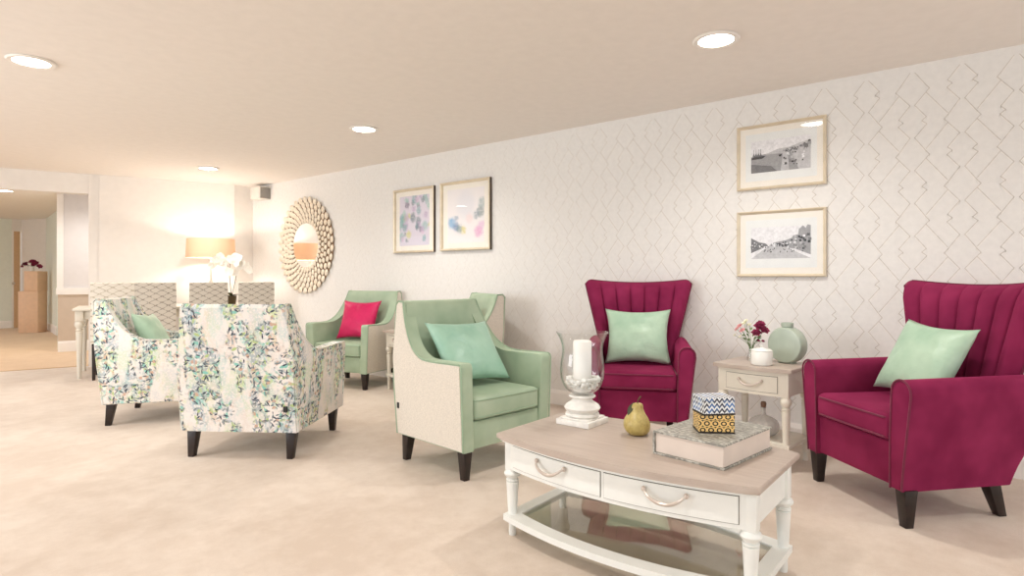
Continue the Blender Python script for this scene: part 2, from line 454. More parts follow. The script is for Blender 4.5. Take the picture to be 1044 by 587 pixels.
def slab(p, q_, t, z0, z1, side=1):
    d = (q_-p).normalized(); n = Vector((-d.y, d.x, 0))*t*side
    bm = B(); extrude_poly(bm, [(v.x, v.y) for v in (p, q_, q_+n, p+n)], 'z', z0, z1); return bm
struct('wall_back', slab(A, Bc, .14, 0, HC), M['wall'], smooth=False)
struct('wall_return', slab(Bc+Vector((.002, 0, 0)), Cc-Vector((.002, 0, 0)), .14, 0, HC), M['wall'], smooth=False)
struct('wall_pilaster', slab(A-dA*.11+nA*.03, A-dA*.002+nA*.03, .16, 0, HC), M['wall'], smooth=False)
struct('wall_header', slab(A-dA*7+nA*.05, A-dA*.112+nA*.05, .14, 2.185, HC), M['wall'], smooth=False)
def baseboard(name, p, q_, side, h=.13, t=.018, mat='trim'):
    d = (q_-p).normalized(); n = Vector((-d.y, d.x, 0))*side
    bm = B()
    prof = [(0, 0), (t, 0), (t, h-.03), (t*.6, h-.012), (t*.35, h), (0, h)]
    L = (q_-p).length
    vs = [[bm.verts.new(p+d*a+n*o+Vector((0, 0, z))) for o, z in prof] for a in (0, L)]
    bm.faces.new(vs[0]); bm.faces.new(vs[1][::-1])
    for i in range(len(prof)): bm.faces.new((vs[0][i], vs[1][i], vs[1][(i+1) % 6], vs[0][(i+1) % 6]))
    return struct(name, bm, M[mat], smooth=False)
baseboard('baseboard_right', Vector((WX, -4, 0)), Cc-Vector((0, .02, 0)), 1)
baseboard('baseboard_back', A, Bc, -1)
baseboard('baseboard_return', Bc, Cc-Vector((.02, 0, 0)), -1)
# corridor beyond the opening
def gp(px, Z): # ground point straight behind an image column, used as plan coordinates
    x = (px-522)/610*Z; return Vector((.6264*x+.7795*Z, -.7795*x+.6264*Z, 0))
P1_, P2_ = gp(59, 9.0), gp(112, 9.35)
struct('wall_corridor_near', slab(P1_, P2_, .2, 0, HC), M['lilac'], smooth=False)
d_ = (P2_-P1_).normalized(); n_ = Vector((d_.y, -d_.x, 0))
struct('trim_1', slab(P1_-d_*.02+n_*.03, P2_+n_*.03, .028, .87, .97), M['trim'], smooth=False)
struct('trim_2', slab(P1_+n_*.006, P2_+n_*.006, .005, .14, .87), M['taupe'], smooth=False)
struct('trim_3', slab(P1_-d_*.012+n_*.02, P1_+d_*.07+n_*.02, .012, .97, HC), M['trim'], smooth=False)
baseboard('baseboard_corridor_near', P1_, P2_, -1, .17, .02)
Q1, Q2 = gp(58.5, 11.6), gp(47, 13.2)
struct('wall_corridor_right', slab(Q1, Q2, .15, 0, HC, -1), M['sage_wall'], smooth=False)
baseboard('baseboard_corridor_right', Q1, Q2, 1, .17, .02)
struct('wall_corridor_link', slab(gp(58.6, 9.25), gp(58.6, 11.58), .1, 0, HC, -1), M['sage_wall'], smooth=False)
R1, R2 = gp(47.5, 13.3), gp(22, 13.45)
struct('wall_far', slab(R2, R1, .15, 0, HC), M['wall'], smooth=False)
S1, S2 = gp(12, 13.3), gp(-60, 12.6)
struct('wall_far_left', slab(S2, S1, .15, 0, HC), M['sage_wall'], smooth=False)
baseboard('baseboard_far_left', S2, S1, -1, .17, .02)
baseboard('baseboard_far', R2, R1, -1, .17, .02)
struct('wall_far_lintel', slab(S1, R2, .15, 2.16, HC), M['wall'], smooth=False)
bm = slab(S1+(R2-S1)*.02, S1+(R2-S1)*.2, .12, 0, 2.16)
for a, b in ((.82, .98),): 
    p, q_ = S1+(R2-S1)*a, S1+(R2-S1)*b; d = (q_-p).normalized(); n = Vector((-d.y, d.x, 0))*.12
    extrude_poly(bm, [(v.x, v.y) for v in (p, q_, q_+n, p+n)], 'z', 0, 2.16)
dr = struct('door_1', bm, M['trim'], smooth=False)
dl = slab(S1+(R2-S1)*.2, S1+(R2-S1)*.82, .05, .01, 2.16); obj('door_leaf', dl, M['oak_door'], dr, smooth=False)
bm = B(); c = S1+(R2-S1)*.3; ball(bm, (c.x-.03, c.y-.04, 1.0), .03); obj('door_handle', bm, M['handle'], dr)

# ---------------------------------------------------------------- downlights
def downlight():
    t = thing('ceiling_downlight', 'x', 'ceiling light', (0, 0, HC), 0, 'recessed ceiling downlights')
    bm = B(); lathe(bm, [(.083, -.001), (.108, -.001), (.112, -.006), (.104, -.013), (.084, -.012)], n=40, cap=False)
    t.scale = (1.12, 1.12, 1)
    obj('trim_ring', bm, M['trim'], t)
    bm = B(); lathe(bm, [(.003, -.004), (.0838, -.004), (.0838, -.008), (.003, -.009)], n=40); obj('light_lens', bm, M['light_lens'], t)
    d = bpy.data.lights.new('downlight_beam', 'SPOT'); d.energy = 56; d.color = (1, .965, .93); d.shadow_soft_size = .08
    d.spot_size = 2.7; d.spot_blend = .9
    o = bpy.data.objects.new('downlight_beam', d); COL.objects.link(o); o.parent = t; o.location = (0, 0, -.03)
    return t
D0 = downlight()
spots = [((3.25, 1.18), 'bright round ceiling downlight over the coffee table, rightmost in view'),
         ((.995, 4.51), 'large round ceiling downlight at the upper left of the photo'),
         ((3.27, 4.29), 'round ceiling downlight in front of the two abstract paintings'),
         ((3.28, 7.27), 'small round ceiling downlight near the back wall above the dining chairs'),
         ((2.22, 11.5), 'round downlight in the corridor ceiling beyond the opening'),
         ((2.95, 10.0), 'corridor ceiling downlight hidden behind the header of the opening'),  # extra lamp tucked out of view to brighten the corridor's near wall
         ((.3, 12.0), 'corridor ceiling downlight left of the photo'),  # unseen lamp added to lift the dim corridor
         ((1.2, 15.0), 'farthest corridor ceiling downlight, left of the photo'),  # likewise added out of view for more corridor light
         ((1.0, 1.3), 'ceiling downlight above the near carpet, outside the photo'),
         ((3.25, -1.7), 'ceiling downlight behind the right plum armchair, outside the photo'),
         ((1.0, -1.7), 'ceiling downlight behind the camera'),
         ((.9, 7.5), 'ceiling downlight left of the dining table, outside the photo')]
for i, ((x, y), lab) in enumerate(spots):
    if i == 0: D0.location = (x, y, HC); D0['label'] = lab
    else: dup(D0, (x, y, HC), 0, lab)

# ---------------------------------------------------------------- cushions
def cushion(label, mat, w, h, t, loc, R, seed=0, name='throw_pillow'):
    bm = B(); n = 26; grid = {}
    for s in (1, -1):
        for i in range(n+1):
            for j in range(n+1):
                x = -1+2*i/n; y = -1+2*j/n
                if (s == -1) and (i in (0, n) or j in (0, n)): grid[s, i, j] = grid[1, i, j]; continue
                k = (max(0, 1-x**2)*max(0, 1-y**2))**.42
                px = x*(1-.13*(1-y*y)*abs(x)); py = y*(1-.13*(1-x*x)*abs(y))
                wr = noise.noise(Vector((x*2.2+seed, y*2.2, s*3)))*.16*k
                grid[s, i, j] = bm.verts.new((px*w/2, py*h/2, s*t/2*k*(1+wr)))
    for s in (1, -1):
        for i in range(n):
            for j in range(n):
                f = [grid[s, i, j], grid[s, i+1, j], grid[s, i+1, j+1], grid[s, i, j+1]]
                bm.faces.new(f if s == 1 else f[::-1])
    o = obj(name, bm, mat, angle=2.5)
    o.location = loc; o.rotation_euler = R
    return tag(o, label, 'cushion')

# ---------------------------------------------------------------- sloping-arm armchairs (local: front = +y)
def inset(pts, d):
    n = len(pts); out = []; P = [Vector(p) for p in pts]
    area_ = sum(P[i].x*P[(i+1) % n].y-P[(i+1) % n].x*P[i].y for i in range(n)); sg = 1 if area_ > 0 else -1
    for i in range(n):
        a, b, c = P[i-1], P[i], P[(i+1) % n]
        u = (b-a).normalized(); v = (c-b).normalized()
        n1 = Vector((-u.y, u.x))*sg; n2 = Vector((-v.y, v.x))*sg; m = (n1+n2)
        m = m.normalized()/max(.5, math.cos(n1.angle(n2, 0)/2)) if m.length > 1e-6 else n1
        out.append(b+m*d)
    return out
def slope_chair(name, label, W_, D, mat, outer, pipe, loc, rotz, group, tag_side=None, H=.975):
    t = thing(name, label, 'armchair', loc, rotz, group)
    h = W_/2; th = .085; f = D/2; r = -D/2
    top = spline([(f-.012, .652), (f-.1, .650), (r+.36, .648), (r+.27, .662), (r+.18, .712), (r+.105, .80), (r+.05, .90), (r+.022, H)], 5)
    prof = [(f, .165), (f+.004, .63), (f-.003, .646)] + [tuple(p) for p in top] + [(r-.03, H+.004), (r-.052, H-.02), (r-.01, .5), (r+.03, .165)]
    def fl(s):
        def fn(v):
            k = max(0, min(1, (v.z-.2)/.45)); kk = k*max(0, min(1, (v.y-r)/.3))
            return Vector((v.x+s*.018*kk-s*.05*max(0, (v.z-.63)/.345), v.y, v.z))
        return fn
    CU = [((0, 0, z), (0, 0, 1)) for z in (.2, .3, .4, .5, .6, .63, .7, .8, .9)]+[((0, y, 0), (0, 1, 0)) for y in (r, r+.05, r+.1, r+.15, r+.2, r+.25, r+.3)]
    for s in (-1, 1):
        bm = B(); a, b = sorted((s*(h-th), s*h)); extrude_poly(bm, prof, 'x', a, b, .012, 3, fl(s), CU); obj('side_panel', bm, mat, t)
        if outer is not mat:
            bm = B(); a, b = sorted((s*(h-.002), s*(h+.004))); extrude_poly(bm, [tuple(p) for p in inset([prof[0]]+[(f, .65)]+[tuple(p) for p in top[2:]]+prof[-4:-3]+prof[-3:], .009)], 'x', a, b, .001, 1, fl(s), CU)
            obj('outer_cloth', bm, outer, t)
        bm = B(); pp = [Vector((s*(h+.001), p[0], p[1])) for p in [(f+.001, .17)]+prof[1:-1]+[(r+.03, .17)]]
        tube(bm, [fl(s)(p) for p in pp], .005, 6); obj('piping', bm, pipe, t)
    # backrest wedge between the sides
    bk = [(r+.035, .166), (r+.14, .17), (r+.135, .44), (r+.105, .63), (r+.075, .82), (r+.04, .955), (r+.018, H-.001), (r-.03, H+.003), (r-.05, H-.02), (r-.008, .5)]
    bm = B(); sq = lambda v: Vector((v.x*(1-.05/h*max(0, (v.z-.63)/.345)), v.y, v.z))
    extrude_poly(bm, bk, 'x', -h+.014, h-.014, .01, 3, sq, CU[:9]); obj('backrest', bm, mat, t)
    ob = [(r+.03, .166), (r-.01, .5), (r-.052, H-.018), (r-.059, H-.018), (r-.018, .5), (r+.022, .166)]
    bm = B(); extrude_poly(bm, [(a, b) for a, b in ob[:2]]+[(r-.032, .75)]+ob[2:4]+[(r-.04, .75)]+ob[4:], 'x', -h+.006, h-.006, .002, 1, sq, CU[:9]); obj('back_cover', bm, outer, t)
    # rail and seat cushion
    bm = B(); box(bm, -h+th-.004, h-th+.004, r+.1, f-.012, .168, .325, .012); obj('seat_rail', bm, mat, t)
    cw = h-th-.003
    bm = B(); box(bm, -cw, cw, r+.13, f+.004, .328, .455, .028, 4)
    for v in bm.verts:
        if v.co.z > .44: v.co.z += .022*(1-(v.co.x/cw)**2)*(1-((v.co.y-.05)/(D/2))**2)
    sc = obj('seat_cushion', bm, mat, t)
    bm = B()
    for z in (.345, .44):
        tube(bm, [(-cw-.001, r+.2, z), (-cw-.001, f-.03, z), (-cw+.008, f-.006, z), (-cw+.03, f+.004, z), (cw-.03, f+.004, z), (cw-.008, f-.006, z), (cw+.001, f-.03, z), (cw+.001, r+.2, z)], .0045, 6)
    obj('cushion_piping', bm, pipe, sc)
    for sx in (-1, 1):
        obj('leg', leg_bm(sx*(h-.055), f-.05, .172, .031, .019, (0, 0)), M['dark_wood'], t)
        obj('leg', leg_bm(sx*(h-.055), r+.075, .172, .031, .019, (0, -.025)), M['dark_wood'], t)
    if tag_side is not None:
        bm = B(); box(bm, *tag_side, .001, 1); obj('fabric_tag', bm, M['black_tag'], t)
    return t
def R(a): return math.radians(a)
G = 'sage green velvet armchairs with beige sides'
slope_chair('armchair', 'sage green velvet armchair with beige sides and aqua cushion, nearest of the green chairs', .70, .65, M['green'], M['beige_cloth'], M['piping_green'], (2.75, 2.53, 0), R(264-90), G,
            (.354, .359, -.29, -.27, .325, .36))
slope_chair('armchair', 'sage green velvet armchair with a whole magenta cushion, just right of the petal mirror', .75, .62, M['green'], M['beige_cloth'], M['piping_green'], (3.92, 5.28, 0), R(195-90), G)
slope_chair('armchair', 'sage green velvet armchair against the wall, mostly hidden behind the nearest green armchair', .73, .64, M['green'], M['beige_cloth'], M['piping_green'], (3.867, 3.79, 0), R(153-90), G)
F_ = 'floral fabric armchairs'
slope_chair('armchair', 'floral patterned armchair seen from behind, nearest of the two floral chairs', .75, .80, M['floral'], M['floral'], M['floral'], (2.148, 3.87, 0), R(34.6-90), F_,
            (.30, .325, -.415, -.404, .30, .335), .96)
slope_chair('armchair', 'floral patterned armchair seen from its side at the left, holding a green cushion', .75, .80, M['floral'], M['floral'], M['floral'], (2.10, 5.305, 0), R(-36.4-90), F_, None, .96)

# ---------------------------------------------------------------- plum channel-back armchairs (local: front = +y)
def plum_chair(label, D, loc, rotz, sx_=1):
    t = thing('wing_armchair', label, 'armchair', loc, rotz, 'plum velvet armchairs'); t.scale = (sx_, 1, 1)
    f = D/2; r = -D/2
    bm = B(); box(bm, -.29, .29, r+.12, f-.02, .168, .372, .014); obj('seat_rail', bm, M['plum'], t)
    cw = .268
    bm = B(); box(bm, -cw, cw, r+.1, f+.005, .374, .497, .03, 4)
    for v in bm.verts:
        if v.co.z > .47: v.co.z += .022*(1-(v.co.x/cw)**2)
    c = obj('seat_cushion', bm, M['plum'], t)
    bm = B()
    for z in (.39, .48):
        tube(bm, [(-cw-.001, r+.2, z), (-cw-.001, f-.03, z), (-cw+.03, f+.005, z), (cw-.03, f+.005, z), (cw+.001, f-.03, z), (cw+.001, r+.2, z)], .0045, 6)
    obj('cushion_piping', bm, M['plum_piping'], c)
    for s in (-1, 1):
        arch = [(.268, .166), (.27, .40), (.278, .59)] + [(.335+.057*math.cos(a), .612+.056*math.sin(a)) for a in [PI*(1-k/9) for k in range(1, 9)]] + [(.392, .60), (.372, .45), (.352, .30), (.34, .166)]
        bm = B(); pts = [(s*x, z) for x, z in arch]
        def fn(v, s=s):
            k = max(0, min(1, (f-v.y)/D))
            dz = .012*k*(1 if v.z > .5 else 0)
            y = v.y + (k**2)*(-.05+.13*max(0, (.62-v.z)/.45))
            return Vector((v.x - s*.03*k*max(0, (.6-v.z)/.45), y, v.z+dz))
        extrude_poly(bm, pts, 'y', r-.005, f, .014, 3, fn); obj('armrest', bm, M['plum'], t)
        bm = B(); tube(bm, [(s*(x+.002), f+.0, z) for x, z in arch[:-1]]+[(s*.34, f, .17)], .005, 6); obj('piping', bm, M['plum_piping'], t)
    # fan shaped channel back
    nu, nv = 126, 26; Wb = 7
    rows = []
    bm = B()
    for j in range(nv+1):
        v = j/nv; ring = []
        vz = 1-(1-v)**1.0
        hw = .225+.195*vz**1.0
        top_t = (max(0, 1-max(0, (v-.86)/.14)**2.2))**.5
        bot = 1
        for side in (0, 1):
            for i in range(nu+1):
                u = -1+2*i/nu
                if side: u = -u
                if side and i in (0, nu): continue
                au = abs(u)
                zt = 1.085+.028*au**2-.035*max(0, (au-.88)/.12)**2
                z = .34+(zt-.34)*vz
                tt = .105*max(.0, 1-au**8)**.5*(.25+.75*top_t)
                yb = r-.0+.035-.115*vz + .075*au**2.6*(.3+.7*vz)
                chan = abs(math.cos(PI*u*Wb/2))**.45 if Wb % 2 else 0
                puff = .03*chan*(1 if not side else 0)*min(1, v*4)*min(1, (1-v)*6+.35)
                y = yb + (tt*.55+puff if not side else -tt*.45)
                ring.append(bm.verts.new((u*hw, y, z)))
        rows.append(ring)
    m = len(rows[0])
    for a, b in zip(rows, rows[1:]):
        for i in range(m): bm.faces.new((a[i], a[(i+1) % m], b[(i+1) % m], b[i]))
    for ring in (rows[0], rows[-1]):
        # close with strips between front and back
        fr = ring[:nu+1]; bk = [ring[0]]+ring[nu+1:][::-1]+[ring[nu]]
        for i in range(nu):
            try: bm.faces.new([x for k, x in enumerate((fr[i], fr[i+1], bk[i+1], bk[i])) if x not in (fr[i], fr[i+1], bk[i+1], bk[i])[:k]])
            except ValueError: pass
    b = obj('backrest', bm, M['plum'], t, angle=1.2)
    bm = B()
    pts = []
    for i in range(41):
        u = -1+2*i/40; au = abs(u); zt = 1.085+.028*au**2-.035*max(0, (au-.88)/.12)**2
        pts.append((u*.42, r+.035-.115+.075*au**2.6+.008, zt+.001))
    lo = lambda s: [(s*(.225+.195*v+.001), r+.035-.115*v+.075*(.3+.7*v), .34+(1.078-.34)*v) for v in (.45, .6, .75, .9)]
    tube(bm, lo(-1)+pts+lo(1)[::-1], .0055, 6); obj('back_piping', bm, M['plum_piping'], b)
    # lower back shell
    bm = B(); extrude_poly(bm, [(r+.11, .168), (r+.07, .5), (r-.035, .64), (r-.045, .62), (r+.075, .168)], 'x', -.31, .31, .008, 2); obj('back_shell', bm, M['plum'], t)
    for sx in (-1, 1):
        obj('leg', leg_bm(sx*.315, f-.045, .172, .032, .02), M['dark_wood'], t)
        obj('leg', leg_bm(sx*.245, r+.13, .172, .032, .02, (0, -.06)), M['dark_wood'], t)
    return t
P1c, P1h = (3.88, 1.97, 0), 207
P2c, P2h = (3.64, .33, 0), 136
plum_chair('plum velvet armchair with fluted back and mint cushion, behind the coffee table', .58, P1c, R(P1h-90), .94)
plum_chair('plum velvet armchair with fluted back and mint cushion at the right edge of the photo', .66, P2c, R(P2h-90), .99)

def seat_cushion_pose(c, heading, yb, z, tilt, roll, dx=0):
    """place a scatter cushion upright on a seat leaning on the back; returns loc, euler"""
    fz = R(heading-90)
    Mx = Matrix.Rotation(fz, 4, 'Z') @ Matrix.Rotation(R(90+tilt), 4, 'X') @ Matrix.Rotation(R(roll), 4, 'Z')
    o = Matrix.Rotation(fz, 4, 'Z') @ Vector((dx, yb, z))
    return Vector(c)+o, Mx.to_euler()
def put_cushion(label, mat, w, h, t, c, heading, yb, z, tilt, roll, dx=0, yaw=0, seed=0):
    loc, e = seat_cushion_pose(c, heading, yb, z, tilt, roll, dx)
    if yaw:
        e = (Matrix.Rotation(R(yaw), 4, 'Z') @ e.to_matrix().to_4x4()).to_euler()
    return cushion(label, mat, w, h, t, loc, e, seed)
put_cushion('mint satin cushion upright on the plum armchair behind the coffee table', M['mint'], .47, .41, .15, P1c, P1h, -.085, .70, 18, 0, .0, 0, 1)
put_cushion('mint satin cushion leaning on the plum armchair at the right edge', M['mint'], .45, .42, .15, P2c, P2h, -.075, .705, 28, 3, .0, 0, 2)
put_cushion('aqua green cushion turned cornerwise on the nearest green armchair', M['aqua'], .50, .44, .15, (2.75, 2.53, 0), 264, -.035, .665, 36, 2, .0, 0, 3)
put_cushion('magenta cushion in full view on the green armchair left of the half hidden side table', M['magenta'], .46, .44, .13, (3.92, 5.28, 0), 195, -.05, .675, 22, 0, .0, 6, 4)
put_cushion('magenta cushion corner showing on the hidden green armchair against the wall', M['magenta'], .45, .42, .13, (3.867, 3.79, 0), 153, -.07, .675, 22, 0, .02, 0, 5)
put_cushion('green cushion on the floral armchair at the left', M['mint'], .46, .40, .15, (2.10, 5.305, 0), -36.4, -.12, .655, 26, 4, .05, 0, 6)

# ---------------------------------------------------------------- turned leg, bow handle
def turned(bm, x, y, zt, zb, r=.026, foot=True):
    L = zt-zb
    prof = [(r*.55, zb), (r*.62, zb+.01), (r*.58, zb+.04*1), (r*.66, zb+.06), (r*.8, zb+L*.45), (r*1.0, zb+L*.80), (r*1.02, zb+L*.815), (r*.78, zb+L*.825),
            (r*1.05, zb+L*.84), (r*1.05, zb+L*.855), (r*.8, zb+L*.865), (r*.85, zb+L*.875), (r*1.3, zb+L*.92), (r*1.38, zb+L*.945), (r*1.2, zb+L*.98), (r*.9, zt)]
    lathe(bm, prof, (x, y), 24); return bm
def bow_handle(parent, x, y, z, w=.13, drop=.028, axis='y', normal=(-1, 0)):
    """swoop pull on a face whose outward normal is given (plan)"""
    n = Vector((normal[0], normal[1], 0)).normalized(); d = Vector((-n.y, n.x, 0)); c = Vector((x, y, z))
    bm = B(); pts = []
    for k in range(17):
        s = -1+2*k/16
        pts.append(c + d*(s*w/2) + n*(.006+.022*(1-s**6)) + Vector((0, 0, drop*(.45*abs(s)**2.2 - .55*(1-abs(s)**2)))))
    tube(bm, pts, .0046, 8, lambda q: .75+.75*math.sin(PI*q)**.6)
    for s in (-1, 1):
        ball(bm, c+d*(s*w/2)+n*.006+Vector((0, 0, drop*.45)), .009, .009, .010, 10, 8)
    return obj('handle', bm, M['handle'], parent)

# ---------------------------------------------------------------- coffee table (local: front = -x, length along y)
CT = (2.245, 1.135, 0)
def coffee_table():
    t = thing('coffee_table', 'cream bow-fronted coffee table with two drawers, glass lower shelf and limed wood top', 'coffee table', CT)
    hl, hd, bow = .555, .25, .085
    def outline(hl, hd, bow, n=28, back=0):
        p = [(-hd-bow*(1-(y/hl)**2), y) for y in [hl-2*hl*k/n for k in range(n+1)]]
        return p+[(hd+bow*.9*(1-(y/hl)**2), y) for y in [-hl+2*hl*k/n for k in range(n+1)]]
    bm = B(); extrude_poly(bm, outline(hl, hd, bow), 'z', .424, .45, .009, 3); obj('table_top', bm, M['limed'], t)
    bm = B(); extrude_poly(bm, outline(hl-.012, hd-.012, bow), 'z', .414, .4238, .003, 2); obj('top_moulding', bm, M['table_white'], t)
    o = outline(hl-.035, hd-.035, bow-.004)
    bm = B(); extrude_poly(bm, o, 'z', .292, .4138, .002, 1); fr = obj('apron', bm, M['table_white'], t)
    fx = lambda y, hd_=hd-.035, hl_=hl-.035, b=bow-.004: -hd_-b*(1-(y/hl_)**2)
    # drawers, thin dark reveal then proud front
    for s in (-1, 1):
        y0, y1 = (.006, hl-.075) if s > 0 else (-hl+.075, -.006)
        def strip(bm, a, b, z0, z1, o0, o1, n=14):
            ys = [a+(b-a)*k/n for k in range(n+1)]
            extrude_poly(bm, [(fx(y)-o0, y) for y in ys]+[(fx(y)-o1, y) for y in ys[::-1]], 'z', z0, z1)
        bm = B(); strip(bm, y0, y1, .306, .402, -.002, .0012); rv = obj('drawer', bm, M['gap'], t)
        bm = B(); strip(bm, y0+.0022, y1-.0022, .3082, .3998, -.001, .004)
        obj('drawer_front', bm, M['table_white'], rv)
        yc = (y0+y1)/2; sl = 2*(bow-.004)*yc/(hl-.035)**2
        bow_handle(rv, fx(yc)-.004, yc, .362, .15, .035, normal=(-1, sl))
    for sx in (-1, 1):
        for sy in (-1, 1):
            x, y = sx*(hd-.035-.018), sy*(hl-.035-.012)
            bm = B(); box(bm, x-.024, x+.024, y-.024, y+.024, .285, .4136, .003); turned(bm, x, y, .286, .0, .027); obj('leg', bm, M['table_white'], t)
    # lower shelf frame with glass
    bm = B()
    so = outline(hl-.022, hd-.02, bow-.004); n = 28
    si = [(-(hd-.075)-(bow-.01)*(1-(y/(hl-.08))**2), y) for y in [(hl-.08)-2*(hl-.08)*k/n for k in range(n+1)]]+[((hd-.075)+(bow-.01)*.9*(1-(y/(hl-.08))**2), y) for y in [-(hl-.08)+2*(hl-.08)*k/n for k in range(n+1)]]
    for z0, z1 in ((.068, .094),):
        V = [[bm.verts.new((x, y, z)) for x, y in P] for P in (so, si) for z in (z0, z1)]
        m = len(so)
        for i in range(m):
            j = (i+1) % m
            bm.faces.new((V[0][i], V[0][j], V[1][j], V[1][i])); bm.faces.new((V[3][i], V[3][j], V[2][j], V[2][i]))
            bm.faces.new((V[1][i], V[1][j], V[3][j], V[3][i])); bm.faces.new((V[0][j], V[0][i], V[2][i], V[2][j]))
    sh = obj('lower_shelf', bm, M['table_white'], t, angle=.5)
    bm = B(); extrude_poly(bm, [(x*1.03, y*1.01) for x, y in si], 'z', .083, .089); obj('shelf_glass', bm, M['shelf_glass'], sh, smooth=False)
    return t
coffee_table()

# ---------------------------------------------------------------- side tables (local: front = -x, width along y)
def side_table(label, loc, rotz):
    t = thing('side_table', label, 'side table', loc, rotz, 'small cream side tables with one drawer')
    hw, hd, H = .235, .205, .60
    o = lambda w, d, b: [(-d-b*(1-(y/w)**2), y) for y in [w-2*w*k/16 for k in range(17)]]+[(d, -w), (d, w)]
    bm = B(); extrude_poly(bm, o(hw, hd, .028), 'z', H-.024, H, .008, 3); obj('table_top', bm, M['limed'], t)
    bm = B(); extrude_poly(bm, o(hw-.02, hd-.02, .026), 'z', H-.034, H-.0242, .003, 2); obj('top_moulding', bm, M['cream'], t)
    bm = B(); extrude_poly(bm, o(hw-.026, hd-.026, .024), 'z', H-.165, H-.0342, .002, 1); obj('apron', bm, M['cream'], t)
    fx = lambda y: -(hd-.026)-.024*(1-(y/(hw-.026))**2)
    ys = [-.155+.31*k/10 for k in range(11)]
    bm = B(); extrude_poly(bm, [(fx(y)+.002, y) for y in ys]+[(fx(y)-.0012, y) for y in ys[::-1]], 'z', H-.148, H-.05); dr_ = obj('drawer', bm, M['gap'], t)
    ys = [y*.984 for y in ys]
    bm = B(); extrude_poly(bm, [(fx(y)+.001, y) for y in ys]+[(fx(y)-.004, y) for y in ys[::-1]], 'z', H-.1455, H-.0525); obj('drawer_front', bm, M['cream'], dr_)
    bow_handle(dr_, fx(0)-.004, 0, H-.096, .135, .03)
    for sx in (-1, 1):
        for sy in (-1, 1):
            x, y = sx*(hd-.045), sy*(hw-.045)
            bm = B(); box(bm, x-.021, x+.021, y-.021, y+.021, H-.172, H-.0344, .003); turned(bm, x, y, H-.17, .0, .024); obj('leg', bm, M['cream'], t)
    bm = B(); extrude_poly(bm, o(hw-.02, hd-.022, .02), 'z', .135, .158, .005, 2); obj('lower_shelf', bm, M['cream'], t)
    return t
ST = (3.87, 1.105, 0)
side_table('cream side table with limed wood top between the two plum armchairs, carrying vases', ST, R(-6))
S2_ = (4.09, 4.56, 0)
side_table('cream side table with a dark bottle below, between the green armchairs, partly hidden', S2_, 0)
bm = B(); lathe(bm, [(.03, .159), (.034, .17), (.034, .29), (.014, .32), (.013, .345), (.016, .35)], n=20)
o = obj('bottle', bm, M['bottle']); o.location = (4.03, 4.62, 0); tag(o, 'slim dark bottle on the lower shelf of the half hidden side table', 'bottle')

# ---------------------------------------------------------------- on the coffee table
ZT = .4502
# hurricane candle holder
t = thing('hurricane_candle_holder', 'distressed white pedestal candle holder with tall flared clear glass', 'candle holder', (2.372, 1.487, ZT), R(0))
bm = B(); box(bm, -.088, .088, -.088, .088, 0, .026, .003); box(bm, -.076, .076, -.076, .076, .0262, .034, .003)
lathe(bm, [(.02, .03), (.070, .034), (.079, .042), (.077, .05), (.066, .055), (.078, .064), (.084, .075), (.076, .088), (.058, .099), (.047, .107), (.045, .115), (.058, .122), (.062, .127), (.058, .1325), (.03, .133)], n=40)
obj('pedestal', bm, M['plaster'], t)
bm = B()
gp_ = [(.03, .135), (.052, .142), (.080, .165), (.097, .20), (.103, .24), (.100, .285), (.094, .325), (.095, .36), (.106, .395), (.121, .42)]
gp_s = [(p.x, p.y) for p in spline(gp_, 4)]
gin = [(r_-.003, z+.001) for r_, z in gp_s][::-1]
lathe(bm, gp_s+[(.123, .4225), (.119, .423)]+gin, n=48, cap=True); obj('glass_shade', bm, M['clear'], t)
bm = B(); lathe(bm, [(.004, .150), (.041, .150), (.043, .153), (.043, .378), (.039, .383), (.006, .380)], n=32); lathe(bm, [(.0015, .380), (.0015, .395)], n=6)
o = obj('pillar_candle', bm, M['wax'], loc=(2.372, 1.487, ZT)); tag(o, 'thick white pillar candle standing inside the glass candle holder', 'candle')
bm = B(); rnd = random.Random(3)
for k in range(150):
    a = rnd.random()*2*PI; lv = rnd.random(); r_ = .05+rnd.random()*.016+.016*lv
    z = .168+lv*.045
    e = Matrix.Rotation(rnd.random()*6, 3, 'Z') @ Matrix.Rotation(rnd.random()*3, 3, 'X')
    ball(bm, (r_*math.cos(a), r_*math.sin(a), z), .012, .009, .006, 8, 5, e)
o = obj('pebbles', bm, M['pebble'], loc=(2.372, 1.487, ZT)); tag(o, 'white pebbles piled round the candle in the glass', 'pebbles'); o['kind'] = 'stuff'
